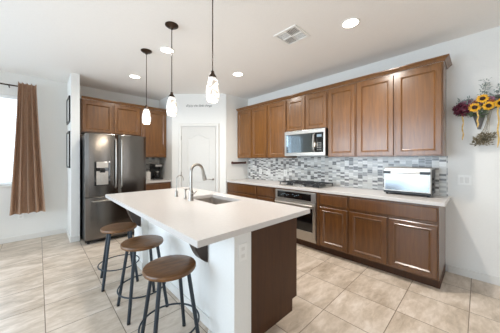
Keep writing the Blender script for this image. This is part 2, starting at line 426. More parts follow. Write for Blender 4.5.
# oven housing
OV0, OV1 = 2.448, 1.607
t = thing('oven_cabinet', (XB, OV0, 0), E_, 'brown cabinet housing framing the built-in oven below the cooktop', 'cabinet', 'base cabinets on the right hand run')
ww = OV0-OV1; g = .042
MB().box(.0008, g, 0, DB, .105, ZC-.001, .0015).build('side_panel', M['cabbase'], t)
MB().box(ww-g, ww-.0008, 0, DB, .105, ZC-.001, .0015).build('side_panel', M['cabbase'], t)
MB().box(g+.0005, ww-g-.0005, 0, DB, .105, .118, .001).build('bottom_panel', M['cabbase'], t)
MB().box(g+.0005, ww-g-.0005, 0, DB, .856, ZC-.001, .001).build('top_rail', M['cabbase'], t)
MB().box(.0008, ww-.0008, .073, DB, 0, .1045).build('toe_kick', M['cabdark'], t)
# north base cabinet beside the refrigerator
base_cabinet((1.466, YF-.235, 0), 0, PL[0]-1.466-.002, [('drawer', .014, .60, .705, .852), ('door', .014, .30, .125, .672), ('door', .315, .60, .125, .672)], 'brown base cabinet under the coffee maker beside the refrigerator', YN-YF+.234, 'base cabinets on the far wall') 

# ---------------------------------------------------------------- countertops
def counter(name, label, x0, x1, y0, y1): return tag(MB().box(x0, x1, y0, y1, ZC, .914, .003).build(name, M['quartz']), label, 'countertop')
counter('countertop', 'long pale quartz countertop on the right hand wall with the cooktop', 2.906, XE-.001, .235, 3.762)
counter('countertop', 'short pale quartz countertop by the refrigerator holding the coffee maker', 1.463, PL[0]-.002, 4.622, YN-.001)
IX0, IX1, IY0, IY1 = .601, 1.712, 1.023, 3.227
SX0, SX1, SY0, SY1 = 1.225, 1.565, 1.745, 2.315
def island_top():
    mb = MB(); bm = mb.bm
    xs = [IX0, SX0, SX1, IX1]; ys = [IY0, SY0, SY1, IY1]
    V = {}
    for k, z in enumerate((ZC, .914)):
        for i, x in enumerate(xs):
            for j, y in enumerate(ys): V[i, j, k] = bm.verts.new((x, y, z))
    for i in range(3):
        for j in range(3):
            if (i, j) == (1, 1): continue
            bm.faces.new((V[i,j,1], V[i+1,j,1], V[i+1,j+1,1], V[i,j+1,1])); bm.faces.new((V[i,j,0], V[i,j+1,0], V[i+1,j+1,0], V[i+1,j,0]))
    def side(a, b): bm.faces.new((V[a+(0,)], V[b+(0,)], V[b+(1,)], V[a+(1,)]))
    for i in range(3): side((i, 0), (i+1, 0)); side((i, 3), (i+1, 3)); side((0, i), (0, i+1)); side((3, i), (3, i+1))
    side((1,1),(2,1)); side((1,2),(2,2)); side((1,1),(1,2)); side((2,1),(2,2))
    bmesh.ops.recalc_face_normals(bm, faces=bm.faces[:])
    return mb
tag(island_top().build('countertop', M['quartz'], None, False), 'large pale quartz island countertop with a cut-out sink', 'countertop')

# ---------------------------------------------------------------- island
isl = thing('kitchen_island', (0, 0, 0), 0, 'white-backed kitchen island with a dark brown end panel', 'island')
CX = 1.07; PY = 1.152; PX = 1.696; PN = 3.14
mb = MB(); mb.box(.985, CX-.001, 1.39, 2.85, 0, ZC-.001); mb.build('back_wall', M['wall'], isl)
for y0, y1 in ((1.10, 1.389), (2.851, 3.16)): MB().box(.915, CX-.001, y0, y1, 0, ZC-.001, .002).build('end_column', M['wall'], isl)
mb = MB(); mb.box(.972, .9845, 1.39, 2.85, 0, .085, .003); mb.build('baseboard', M['trim'], isl)
for y0, y1 in ((1.10, 1.389), (2.851, 3.16)):
    MB().box(.902, .9145, y0-.012, y1, 0, .085, .003).build('baseboard', M['trim'], isl)
MB().box(.915, CX, 1.088, 1.0995, 0, .085, .003).build('baseboard', M['trim'], isl)
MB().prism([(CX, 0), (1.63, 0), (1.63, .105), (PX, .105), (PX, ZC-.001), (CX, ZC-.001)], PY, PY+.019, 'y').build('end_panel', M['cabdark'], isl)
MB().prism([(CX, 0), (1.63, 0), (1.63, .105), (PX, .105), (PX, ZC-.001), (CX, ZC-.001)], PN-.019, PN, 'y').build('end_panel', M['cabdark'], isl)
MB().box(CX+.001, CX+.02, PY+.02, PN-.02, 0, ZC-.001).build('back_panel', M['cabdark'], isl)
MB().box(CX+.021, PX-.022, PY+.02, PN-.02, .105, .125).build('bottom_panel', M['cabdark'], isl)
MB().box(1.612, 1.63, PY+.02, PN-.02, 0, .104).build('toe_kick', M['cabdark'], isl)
mb = MB(); L_ = PN-PY-.04
fx = MB(); fx.box(PX-.021, PX-.002, PY+.02, PN-.02, .126, ZC-.001); fx.build('face_frame', M['cabbase'], isl)
for k in range(4):
    wd = L_/4; y0 = PY+.02+k*wd
    a = MB().door(.012, wd-.012, .125, .672, 0); b = MB().slab(.012, wd-.012, .705, .852, 0)
    for q, nm in ((a, 'door'), (b, 'drawer')):
        ob = q.build(nm, M['cabbase'], isl); ob.rotation_euler = (0, 0, PI/2); ob.location = (PX-.0015, y0, 0)
def corbel(xw, y, wd=.085):
    pts = [(xw-.0005, ZC-.001), (xw-.0005, .515), (xw-.012, .52)]
    for i in range(1, 10):
        dz = .31*(i/9)**1.6; pts.append((xw-.012-.16*(dz/.31)**.5, .53+dz))
    pts += [(xw-.172, ZC-.001)]
    return MB().prism(pts, y, y+wd, 'y')
corbel(.985, 1.515).build('corbel', M['corbel'], isl, True, 20)
corbel(.915, 2.90).build('corbel', M['corbel'], isl, True, 20)
ot = MB().box(.952, 1.022, 1.094, 1.0995, .665, .78, .002).build('outlet', M['plate'], isl)
for z in (.698, .745): MB().box(.972, 1.002, 1.0925, 1.0939, z-.012, z+.012, .0006).build('socket', M['trim'], ot)

# sink hanging below the worktop
sk = MB(); x0, x1, y0, y1 = SX0-.012, SX1+.012, SY0-.012, SY1+.012
def rr(x0, x1, y0, y1, z, r=.03, n=5):
    out = []
    for cx, cy, a0 in ((x1-r, y1-r, 0), (x0+r, y1-r, PI/2), (x0+r, y0+r, PI), (x1-r, y0+r, 1.5*PI)):
        for i in range(n+1): a = a0+i/n*PI/2; out.append((cx+r*math.cos(a), cy+r*math.sin(a), z))
    return out
t = thing('sink', (0, 0, 0), 0, 'stainless undermount sink set in the island countertop', 'sink')
sk.loft([rr(x0, x1, y0, y1, ZC-.001), rr(x0, x1, y0, y1, .70), rr(x0+.02, x1-.02, y0+.02, y1-.02, .672), rr(x0+.02, x1-.02, y0+.02, y1-.02, .670), rr(x0-.003, x1+.003, y0-.003, y1+.003, .698), rr(x0-.003, x1+.003, y0-.003, y1+.003, ZC-.001)][:3], False)
bm = sk.bm; bm.verts.ensure_lookup_table(); bm.faces.new(bm.verts[-24:])
sk.build('basin', M['sinksteel'], t, True, 30)
MB().lathe([(.045, 0), (.045, .003), (.03, .004), (.028, .002)], ((SX0+SX1)/2, (SY0+SY1)/2, .6725), 20).build('drain', M['nickel'], t)

# ---------------------------------------------------------------- taps
ZQ = .9145
FX, FY = 1.160, 2.105
t = thing('kitchen_faucet', (FX, FY, ZQ), .12, 'tall brushed nickel gooseneck kitchen faucet with pull-down spray head behind the sink', 'faucet')
MB().lathe([(.029, 0), (.029, .006), (.025, .012), (.024, .09), (.017, .11), (.0145, .115)], seg=20).build('base', M['nickel'], t)
R_ = .078
MB().tube([(0, 0, .11), (0, 0, .2), (0, 0, .30-.0)]+arc((R_, 0, .30), R_, PI, .22, 14), .0145, 12).build('neck', M['nickel'], t)
ex, ez = R_+R_*math.cos(.22), .30+R_*math.sin(.22)
MB().tube([(ex, 0, ez), (ex+.008, 0, ez-.04), (ex+.022, 0, ez-.085), (ex+.03, 0, ez-.115)], [.0155, .018, .022, .023], 14).build('spray_head', M['nickel'], t)
MB().tube([(0, -.02, .07), (.0, -.045, .075), (.015, -.075, .105)], [.011, .009, .006], 10).build('handle', M['nickel'], t)
t = thing('filter_faucet', (1.165, 2.455, ZQ), .1, 'slim nickel filtered-water tap, leftmost tap on the island', 'faucet')
MB().lathe([(.02, 0), (.02, .006), (.016, .012), (.015, .06), (.009, .07)], seg=16).build('base', M['nickel'], t)
MB().tube([(0, 0, .06), (0, 0, .20)]+arc((.045, 0, .20), .045, PI, .0, 12)+[(.09, 0, .18)], .0055, 10).build('spout', M['nickel'], t)
MB().tube([(0, -.014, .045), (0, -.045, .055)], [.006, .004], 8).build('handle', M['nickel'], t)
t = thing('soap_dispenser', (1.162, 2.235, ZQ), .1, 'short nickel soap dispenser between the two island taps', 'dispenser')
MB().lathe([(.019, 0), (.019, .006), (.014, .012), (.012, .05), (.008, .055), (.008, .085), (.013, .09), (.013, .11), (.0, .113)], seg=16).build('pump', M['nickel'], t)
MB().tube([(0, 0, .10), (.035, 0, .108), (.065, 0, .098)], [.006, .0055, .004], 8).build('nozzle', M['nickel'], t)

# ---------------------------------------------------------------- refrigerator
FXX, FYY, FW = .525, 4.25, .905
t = thing('refrigerator', (FXX, FYY, 0), 0, 'stainless french-door refrigerator with bottom freezer and water dispenser', 'refrigerator')
MB().box(.004, FW-.004, .062, .62, .03, 1.745, .004).build('body', M['black'], t)
MB().box(.02, FW-.02, .05, .06, .03, .072).build('toe_grille', M['black'], t)
for x in (.05, FW-.05):
    for y in (.1, .57): MB().lathe([(.02, 0), (.02, .029)], (x, y, 0), 12).build('foot', M['black'], t)
ZS = .748; DT = 1.772
def fdoor(x0, x1, z0, z1, hole=None):
    mb = MB(); n = 10
    # slightly bowed front
    def ring(z, ins=0):
        out = []
        for i in range(n+1):
            u = i/n; xx = x0+ins+(x1-x0-2*ins)*u
            out.append((xx, ins-.008*(1-(2*u-1)**2)+ (.012 if i in (0, n) else 0), z))
        out += [(x1-ins, .058, z), (x0+ins, .058, z)]
        return out
    mb.loft([ring(z0, .004), ring(z0+.006), ring(z1-.006), ring(z1, .004)]); return mb
h = FW/2
ld = fdoor(0, h-.003, ZS+.005, DT).build('door', M['fridge'], t)
rd = fdoor(h+.003, FW, ZS+.005, DT).build('door', M['fridge'], t)
fz = fdoor(0, FW, .075, ZS-.005).build('freezer_drawer', M['fridge'], t)
def vhandle(x): return MB().tube([(x, -.004, 1.70), (x, -.040, 1.68), (x, -.055, 1.60), (x, -.062, 1.30), (x, -.055, 1.0), (x, -.040, .90), (x, -.004, .88)], .0115, 10)
vhandle(h-.042).build('handle', M['nickel'], ld); vhandle(h+.042).build('handle', M['nickel'], rd)
MB().tube([(.09, -.003, .685), (.10, -.045, .685), (.18, -.055, .685), (FW-.18, -.055, .685), (FW-.10, -.045, .685), (FW-.09, -.003, .685)], .0115, 10).build('handle', M['nickel'], fz)
dx0, dx1, dz0, dz1 = .115, .335, .93, 1.315
dp = MB(); dp.box(dx0, dx0+.028, -.010, -.0005, dz0, dz1, .003); dp.box(dx1-.028, dx1, -.010, -.0005, dz0, dz1, .003); dp.box(dx0+.0285, dx1-.0285, -.010, -.0005, 1.165, 1.215, .002); dp.box(dx0+.0285, dx1-.0285, -.010, -.0005, dz0, dz0+.012, .002)
dp = dp.build('dispenser', M['blackglass'], ld); dp.location.y = -.0075
MB().box(dx0+.029, dx1-.029, -.011, -.0005, 1.216, dz1, .003).build('control_panel', M['steel'], dp)
MB().box(dx0+.029, dx1-.029, -.0025, -.0005, dz0+.013, 1.164).build('niche_back', M['steel'], dp)
MB().prism([(-.011, 1.205), (-.035, 1.195), (-.030, 1.15), (-.011, 1.14)], (dx0+dx1)/2-.035, (dx0+dx1)/2+.035, 'x').build('spout', M['black'], dp)
MB().box((dx0+dx1)/2-.028, (dx0+dx1)/2+.028, -.016, -.003, 1.0, 1.12, .004).build('paddle', M['steel'], dp)

# ---------------------------------------------------------------- oven, cooktop, microwave, toaster
t = thing('wall_oven', (XB-.002, OV0-.044, .12), E_, 'stainless built-in oven with black control panel below the cooktop', 'oven')
ow = ww-.088; oh = .734
MB().box(.002, ow-.002, .003, .5, .002, oh-.002).build('cavity', M['black'], t)
MB().box(0, ow, -.012, .002, 0, .045, .003).build('bottom_trim', M['steel'], t)
pn = MB().box(0, ow, -.022, .002, oh-.145, oh, .004).build('control_panel', M['steel'], t)
MB().box(.045, ow-.075, -.0245, -.0222, oh-.125, oh-.022, .001).build('display_glass', M['blackglass'], pn)
for i in range(9): MB().box(.12+i*.035+(.05 if i > 4 else 0), .138+i*.035+(.05 if i > 4 else 0), -.0252, -.0247, oh-.082+(i % 3)*.012, oh-.076+(i % 3)*.012).build('indicator', M['lit'], pn)
dm = MB(); dz = oh-.152
dm.box(0, .045, -.03, .002, .05, dz, .003); dm.box(ow-.045, ow, -.03, .002, .05, dz, .003); dm.box(.0452, ow-.0452, -.03, .002, dz-.085, dz, .003); dm.box(.0452, ow-.0452, -.03, .002, .05, .15, .003)
od = dm.build('door', M['steel'], t)
MB().box(.0455, ow-.0455, -.026, .0, .1505, dz-.0855).build('window', M['blackglass'], od)
MB().tube([(.05, -.03, dz-.04), (.05, -.068, dz-.04)], .008, 8).build('handle_post', M['steel'], od)
MB().tube([(ow-.05, -.03, dz-.04), (ow-.05, -.068, dz-.04)], .008, 8).build('handle_post', M['steel'], od)
MB().tube([(.03, -.070, dz-.04), (ow-.03, -.070, dz-.04)], .0125, 12).build('handle', M['steel'], od)

CT = (3.235, 2.02, ZQ)
t = thing('gas_cooktop', CT, E_, 'black gas cooktop with cast iron grates below the microwave', 'cooktop')
cw, cdp = .76, .50
MB().box(-cw/2, cw/2, -cdp/2, cdp/2, 0, .010, .004).build('tray', M['steel'], t)
burn = [(-.25, -.12, .032), (-.25, .12, .04), (0, .04, .052), (.25, -.12, .04), (.25, .12, .032)]
for bx_, by_, r in burn:
    bb = MB().lathe([(r*1.5, .0105), (r*1.4, .018), (r, .019), (r, .028)], (bx_, by_, 0), 20).build('burner', M['iron'], t)
    MB().lathe([(r*.9, .0283), (r*.9, .034), (0, .036)], (bx_, by_, 0), 20).build('burner_cap', M['black'], bb)
for gx in (-.25, 0, .25):
    gm = MB(); hw, hd, z = .118, .225, .046
    for a in (-hw, hw-.012): gm.box(gx+a, gx+a+.012, -hd, hd, z, z+.013)
    for b in (-hd, hd-.012): gm.box(gx-hw+.0125, gx+hw-.0125, b, b+.012, z, z+.013)
    for b in (-.12, .04, .12) if gx else (-.06, .04, .13): gm.box(gx-hw+.0125, gx+hw-.0125, b-.006, b+.006, z+.002, z+.0135)
    gm.box(gx-.006, gx+.006, -hd+.0125, hd-.0125, z+.002, z+.0134)
    for a in (-hw, hw-.012):
        for b in (-hd, hd-.012): gm.box(gx+a, gx+a+.012, b, b+.012, .0105, z)
    gm.build('grate', M['iron'], t)
for i in range(5):
    MB().lathe([(.018, .0105), (.018, .02), (.014, .032), (0, .033)], (-.09+.045*i, -.205, 0), 14).build('knob', M['steel'], t)

MX = 3.150
t = thing('microwave', (MX, 2.392, 1.412), E_, 'stainless over-range microwave mounted under the short wall cabinet', 'microwave')
mw, mh = .766, .425
MB().box(0, mw, .03, XE-MX-.012, 0, mh, .002).build('body', M['black'], t)
fm = MB(); fm.box(0, mw, 0, .029, mh-.06, mh, .003); fm.box(0, mw, 0, .029, 0, .055, .003); fm.box(0, .035, 0, .029, .0555, mh-.0605, .001); fm.box(mw-.03, mw, 0, .029, .0555, mh-.0605, .001)
md = fm.build('front_frame', M['steel'], t)
MB().box(.0355, .565, .006, .029, .0558, mh-.0608, .001).build('door_window', M['mirrorglass'], t)
cp = MB().box(.566, mw-.0305, .004, .029, .0558, mh-.0608, .001).build('control_panel', M['blackglass'], t)
MB().box(.625, .705, .0028, .0038, mh-.13, mh-.09).build('display', M['lit'], cp)
mb = MB()
for r in range(4):
    for c in range(3): mb.box(.63+c*.026, .648+c*.026, .0030, .0038, .085+r*.035, .105+r*.035)
mb.build('button', M['grey'], cp)
MB().tube([(.585, .004, mh-.075), (.585, -.028, mh-.095), (.585, -.042, mh/2), (.585, -.028, .09), (.585, .004, .07)], .011, 10).build('handle', M['steel'], t)
mb = MB()
for i in range(10): mb.box(.05+i*.068, .105+i*.068, -.0006, -.0001, mh-.012, mh-.008)
mb.build('vent_slot', M['black'], md)

t = thing('toaster_oven', (3.185, .848, ZQ), E_-.0, 'stainless toaster oven with mirrored door on the right hand countertop', 'toaster oven')
tw, th, td = .475, .335, .30
MB().box(0, tw, .012, td, .018, th, .012, 3).build('body', M['steel'], t)
for a in (.03, tw-.03):
    for b in (.04, td-.03): MB().lathe([(.014, 0), (.014, .0178)], (a, b, 0), 12).build('foot', M['black'], t)
MB().box(.002, tw-.002, .0, .0118, .022, .045, .002).build('bottom_rail', M['black'], t)
MB().box(.004, tw-.004, -.002, .0118, .0455, th-.022, .004).build('door', M['steel'], t)
MB().box(.02, tw-.02, -.0035, -.0022, .06, th-.085, .001).build('door_glass', M['satinmirror'], t)
hb = MB(); hb.box(.004, .085, -.034, -.0025, th-.075, th-.045, .004); hb.box(tw-.10, tw-.004, -.034, -.0025, th-.075, th-.045, .004); hb.build('handle_end', M['black'], t)
MB().tube([(.0855, -.026, th-.06), (tw-.1005, -.026, th-.06)], .0095, 12).build('handle', M['steel'], t)
MB().box(tw+.0003, tw+.004, .03, td-.004, .03, th-.02, .001).build('side_panel', M['black'], t)
for z in (.09, .15, .21): MB().lathe([(.016, 0.0045), (.014, .018), (0, .019)], (tw+.0002, .06, z), 14, True, 'x').build('knob', M['black'], t)

# ---------------------------------------------------------------- coffee corner
t = thing('coffee_maker', (1.925, 5.06, ZQ), 0, 'black coffee maker on the short counter by the refrigerator', 'coffee maker')
MB().box(-.10, .10, -.13, .13, 0, .03, .006).build('base', M['black'], t)
MB().box(-.10, .10, .03, .13, .0305, .26, .006).build('tower', M['black'], t)
MB().box(-.10, .10, -.13, .13, .2605, .345, .012).build('brew_head', M['black'], t)
MB().box(-.07, .07, -.1325, -.1302, .285, .33, .001).build('control_panel', M['steel'], t)
cf = MB().lathe([(.055, 0), (.066, .02), (.068, .07), (.05, .125), (.04, .135)], (0, -.05, .031), 20).build('carafe', M['blackglass'], t)
MB().tube([(0, -.105, .15), (0, -.145, .145), (0, -.15, .10), (0, -.118, .07)], .008, 8).build('carafe_handle', M['black'], cf)
MB().lathe([(.042, .1355), (.04, .148), (.0, .15)], (0, -.05, .031), 20).build('carafe_lid', M['steel'], cf)
t = thing('canister', (1.735, 5.03, ZQ), 0, 'white lidded canister beside the coffee maker', 'canister')
MB().lathe([(.048, 0), (.052, .01), (.052, .15), (.048, .155)], seg=24).build('jar', M['white'], t)
MB().lathe([(.05, .156), (.05, .172), (.03, .178), (.012, .18), (.014, .195), (0, .2)], seg=24).build('lid', M['white'], t)

# ---------------------------------------------------------------- stools
st = thing('bar_stool', (.69, 2.14, 0), 0, '', 'stool')
SZ, SR = .598, .178
MB().lathe([(SR-.012, SZ-.030), (SR-.003, SZ-.027), (SR, SZ-.020), (SR, SZ-.008), (SR-.004, SZ-.002), (SR-.012, SZ), (.09, SZ-.001), (.001, SZ-.0015)], seg=48).build('seat', M['seat'], st)
MB().lathe([(.11, SZ-.0395), (.142, SZ-.0395), (.142, SZ-.0305), (.11, SZ-.0305)], seg=32).build('seat_plate', M['stoolleg'], st)
for k in range(4):
    a = PI/4+k*PI/2; rt, rb = .136, .226
    lg = MB().tube([(rt*math.cos(a), rt*math.sin(a), SZ-.0400), (rb*math.cos(a), rb*math.sin(a), .012)], .0138, 12).build('leg', M['stoolleg'], st)
    MB().lathe([(.014, 0), (.014, .016)], (rb*math.cos(a), rb*math.sin(a), 0), 12).build('foot_cap', M['black'], lg)
zr = .195; rr_ = .226-(.226-.136)*(zr/.558)+.004
MB().tube([(rr_*math.cos(2*PI*i/48), rr_*math.sin(2*PI*i/48), zr) for i in range(48)], .0065, 8, True).build('footrest_ring', M['stoolleg'], st)
G = 'bar stools along the island'
for i, (x, y, rz, lab) in enumerate([(.655, 2.80, -.14, 'round wooden-seat metal bar stool nearest the refrigerator'), (.69, 2.14, 0, 'middle bar stool of the island row, round wooden seat on dark legs'), (.672, 1.515, -.12, 'bar stool nearest the viewer with round wooden seat at the island corner')]):
    o = st if i == 0 else copy_tree(st)
    o.location = (x, y, 0); o.rotation_euler = (0, 0, rz); o['label'] = lab; o['group'] = G

# ---------------------------------------------------------------- ceiling lamps and vent
def pendant(y, label):
    t = thing('pendant_lamp', (1.02, y, H-.0005), 0, label, 'pendant lamp', 'pendant lamps above the island')
    MB().lathe([(.068, 0), (.068, -.006), (.05, -.02), (.02, -.028), (.012, -.045), (.0, -.046)], seg=28).build('canopy', M['bronze'], t)
    zb = 1.815-H
    MB().tube([(0, 0, -.044), (0, 0, zb+.235)], .0045, 8).build('rod', M['bronze'], t)
    MB().lathe([(.006, zb+.25), (.013, zb+.245), (.015, zb+.225), (.03, zb+.205), (.033, zb+.192), (.0, zb+.19)], seg=20).build('socket_cap', M['bronze'], t)
    MB().lathe([(.028, zb+.1915), (.038, zb+.165), (.049, zb+.12), (.054, zb+.075), (.052, zb+.035), (.045, zb+.008), (.038, zb), (.030, zb+.003)], seg=32, cap=True).build('shade', M['shade'], t)
    l = bpy.data.lights.new('pendant_bulb', 'POINT'); l.energy = 5; l.color = (1, .87, .70); l.shadow_soft_size = .05
    o = bpy.data.objects.new('pendant_bulb', l); C.objects.link(o); o.parent = t; o.location = (0, 0, zb-.06)
pendant(3.02, 'farthest pendant lamp over the island, nearest the refrigerator')
pendant(2.26, 'middle of the three swirled glass pendant lamps over the island')
pendant(1.50, 'nearest and largest-looking pendant lamp over the island, right of the other two')
def can(x, y, label, power=60):
    t = thing('recessed_light', (x, y, H), 0, label, 'ceiling light', 'recessed ceiling lights')
    MB().lathe([(.075, -.0005), (.092, -.0005), (.092, -.004), (.078, -.008), (.075, -.006)], seg=32, cap=False).build('trim_ring', M['plate'], t)
    MB().lathe([(.0745, -.0008), (.0745, -.004), (.0, -.0045)], seg=32).build('lens', M['can'], t)
    l = bpy.data.lights.new('recessed_lamp', 'SPOT'); l.energy = power; l.color = (1, .955, .89); l.spot_size = 2.95; l.spot_blend = 1; l.shadow_soft_size = .07
    o = bpy.data.objects.new('recessed_lamp', l); C.objects.link(o); o.parent = t; o.location = (0, 0, -.03)
can(1.19, 4.076, 'recessed ceiling light farthest away, in front of the refrigerator')
can(1.205, 2.81, 'recessed ceiling light right beside the middle pendant')
can(2.389, 2.774, 'recessed ceiling light in front of the pantry wall', 100)
can(2.35, .931, 'recessed ceiling light nearest the viewer, right of the air vent', 165)
t = thing('ceiling_vent', (2.10, 1.49, H-.0005), 0, 'white square ceiling air vent with louvres in four directions', 'vent')
fm = MB(); a, b = .15, .122
fm.box(-a, a, -a, -b, -.010, 0, .002); fm.box(-a, a, b, a, -.010, 0, .002); fm.box(-a, -b, -b+.0003, b-.0003, -.010, 0, .002); fm.box(b, a, -b+.0003, b-.0003, -.010, 0, .002)
fm.box(-.006, .006, -b, b, -.0095, -.0005); fm.box(-b, b, -.006, .006, -.0094, -.0006)
fm.build('frame', M['plate'], t)
MB().box(-b, b, -b, b, -.0012, -.0003).build('duct_back', M['iron'], t)
for qx, qy, d in ((-1, -1, 'x'), (1, -1, 'y'), (1, 1, 'x'), (-1, 1, 'y')):
    lm = MB()
    for i in range(6):
        c = .018+i*.0185
        if d == 'x': lm.prism([(qy*c, -.0015), (qy*c+.002, -.0015), (qy*c+.006, -.006), (qy*c+.0045, -.006)], min(qx*.008, qx*.12), max(qx*.008, qx*.12), 'x')
        else: lm.prism([(qx*c, -.0015), (qx*c+.002, -.0015), (qx*c+.006, -.006), (qx*c+.0045, -.006)], min(qy*.008, qy*.12), max(qy*.008, qy*.12), 'y')
    lm.build('louvre', M['plate'], t, False)

# ---------------------------------------------------------------- dining window dressing
t = thing('curtain_rod', (-.9, 5.20, 2.545), 0, 'dark metal curtain rod above the dining window', 'curtain rod')
MB().tube([(-.95, 0, 0), (.80, 0, 0)], .011, 12).build('rod', M['bronze'], t)
for sx in (-1, 1): MB().lathe([(.011, 0), (.02, .006), (.024, .02), (.018, .036), (0, .042)], (-.95 if sx < 0 else .80, 0, 0), 14, True, 'x').build('finial', M['bronze'], t)
for x in (-.80, .56): MB().tube([(x, .0, -.012), (x, .05, -.02), (x, YN-5.2-.001, -.02)], .007, 8).build('bracket', M['bronze'], t)
def curtain():
    mb = MB(); n = 110; rows = 26; fl = 4.5
    zt, zb = 2.60, .475
    V = []
    for side in (0, 1):
        for r in range(rows+1):
            v = r/rows; z = zt+(zb-zt)*v
            xa = -.245+(-.335+.245)*v**1.3; xb = -.015+(.095+.015)*v**1.2
            amp = .034+.034*min(1, v*1.6+.1)
            row = []
            for i in range(n+1):
                u = i/n; ph = 2*PI*fl*u+.5*math.sin(3*u+v*2.2)
                y = 5.115-amp*(math.sin(ph)*.8+.2*math.sin(2.3*ph+1))
                y = min(y, 5.184)
                if v < .04: y = 5.140-.030*math.sin(ph)
                row.append((xa+(xb-xa)*u+.008*math.cos(ph), y-.004*side-.0, z+(.012*math.sin(ph*1.0) if r == 0 else 0)))
            V.append(row)
    A = V[:rows+1]; B = V[rows+1:]
    bm = mb.bm
    GA = [[bm.verts.new(p) for p in r] for r in A]; GB = [[bm.verts.new(p) for p in r] for r in B]
    for r in range(rows):
        for i in range(n):
            bm.faces.new((GA[r][i], GA[r][i+1], GA[r+1][i+1], GA[r+1][i])); bm.faces.new((GB[r][i], GB[r+1][i], GB[r+1][i+1], GB[r][i+1]))
    for r in range(rows):
        bm.faces.new((GA[r][0], GA[r+1][0], GB[r+1][0], GB[r][0])); bm.faces.new((GA[r][n], GB[r][n], GB[r+1][n], GA[r+1][n]))
    for i in range(n):
        bm.faces.new((GA[0][i], GB[0][i], GB[0][i+1], GA[0][i+1])); bm.faces.new((GA[rows][i], GA[rows][i+1], GB[rows][i+1], GB[rows][i]))
    return mb
tag(curtain().build('curtain', M['curtain'], None, True, 80), 'brown satin curtain panel hanging right of the dining window', 'curtain')
t = thing('window_blind', (0, 0, 0), 0, 'white horizontal slat blind in the dining window', 'blind')
MB().box(WN[0]+.01, WN[1]-.01, YN+.005, YN+.055, WN[3]-.055, WN[3]-.003, .003).build('headrail', M['slat'], t)
mb = MB(); z = WN[3]-.085
while z > WN[2]+.05:
    mb.prism([(YN+.010, z-.004), (YN+.010, z-.006), (YN+.052, z+.004), (YN+.052, z+.006)], WN[0]+.015, WN[1]-.015, 'x'); z -= .042
mb.build('slats', M['slat'], t, False)
MB().box(WN[0]+.012, WN[1]-.012, YN+.012, YN+.05, WN[2]+.012, WN[2]+.03, .003).build('bottom_rail', M['slat'], t)

# pictures on the stub wall
def frame(y0, y1, z0, z1, label):
    t = thing('picture_frame', (.3845, y1, z0), E_, label, 'picture', 'frames on the stub wall')
    wv, hv, e = y1-y0, z1-z0, .025
    mb = MB(); d = .022
    mb.box(0, e, -d, 0, 0, hv, .002); mb.box(wv-e, wv, -d, 0, 0, hv, .002); mb.box(e+.0003, wv-e-.0003, -d, 0, 0, e, .002); mb.box(e+.0003, wv-e-.0003, -d, 0, hv-e, hv, .002)
    mb.build('border', M['black'], t)
    MB().box(e, wv-e, -.008, -.001, e, hv-e).build('print', M['plate'], t)
frame(4.72, 5.16, 1.98, 2.42, 'upper black picture frame on the side of the stub wall')
frame(4.72, 5.16, 1.21, 1.83, 'lower and taller black picture frame on the side of the stub wall')

# ---------------------------------------------------------------- small wall things
t = thing('wall_rack', (3.05, YR-.0005, 1.262), 0, 'small dark red-brown wooden rack on the wall left of the backsplash', 'rack')
MB().box(0, .40, -.014, 0, 0, .042, .002).build('board', M['red'], t)
MB().box(0, .40, -.05, -.0145, 0, .012, .002).build('ledge', M['red'], t)
MB().box(.385, .40, -.05, -.0146, .0125, .052, .002).build('end_stop', M['red'], t)
MB().box(0, .015, -.05, -.0146, .0125, .052, .002).build('end_stop', M['red'], t)

fc = bpy.data.curves.new('wall_lettering', 'FONT'); fc.body = 'Enjoy the little things'; fc.size = .078; fc.shear = .42; fc.extrude = .0006; fc.space_character = .86; fc.offset = -.0008
fc.align_x = 'CENTER'; fc.materials.append(M['ink'])
tmp = bpy.data.objects.new('wall_lettering', fc); C.objects.link(tmp); bpy.context.view_layer.update()
me = bpy.data.meshes.new_from_object(tmp.evaluated_get(bpy.context.evaluated_depsgraph_get())); bpy.data.objects.remove(tmp); me.name = 'wall_lettering'
xs_ = [v.co.x for v in me.vertices]; k_ = .56/(max(xs_)-min(xs_)); me.transform(Matrix.Diagonal((k_, .9, 1, 1)))
if not me.materials: me.materials.append(M['ink'])
o = bpy.data.objects.new('wall_lettering', me); C.objects.link(o); x, y = diag(.577, .0012); o.location = (x, y, 2.495); o.rotation_euler = (PI/2, 0, DR)
tag(o, 'black script wall lettering above the pantry door', 'lettering')

def plate(y, z, wd, hd, n, name, label, xw, cat, group=None):
    t = thing(name, (xw-.0003, y, z), E_, label, cat, group)
    MB().box(-wd/2, wd/2, -.006, 0, -hd/2, hd/2, .002).build('plate', M['plate'], t)
    for k in range(n):
        c = (k-(n-1)/2)*.046
        if name == 'light_switch': MB().box(c-.016, c+.016, -.010, -.0062, -.033, .033, .002).build('rocker', M['trim'], t)
        else: MB().box(c-.016, c+.016, -.0085, -.0062, -.033, .033, .001).build('socket', M['trim'], t)
plate(.118, 1.11, .117, .115, 2, 'light_switch', 'white double light switch on the right wall below the flowers', XE, 'switch')
plate(3.345, 1.095, .075, .115, 1, 'power_outlet', 'white outlet in the backsplash farthest left, nearest the wooden rack', XE-.009, 'outlet', 'backsplash outlets')
plate(3.10, 1.095, .075, .115, 1, 'power_outlet', 'white outlet in the backsplash second from the wooden rack', XE-.009, 'outlet', 'backsplash outlets')
plate(2.665, 1.095, .075, .115, 1, 'power_outlet', 'white outlet in the backsplash closest to the cooktop', XE-.009, 'outlet', 'backsplash outlets')

t = thing('power_outlet', (-.212, YN-.0003, .42), 0, 'white wall outlet below the brown curtain', 'outlet')
MB().box(-.036, .036, -.006, 0, -.057, .057, .002).build('plate', M['plate'], t)
for z in (-.022, .022): MB().box(-.015, .015, -.008, -.0062, z-.013, z+.013, .0008).build('socket', M['trim'], t)

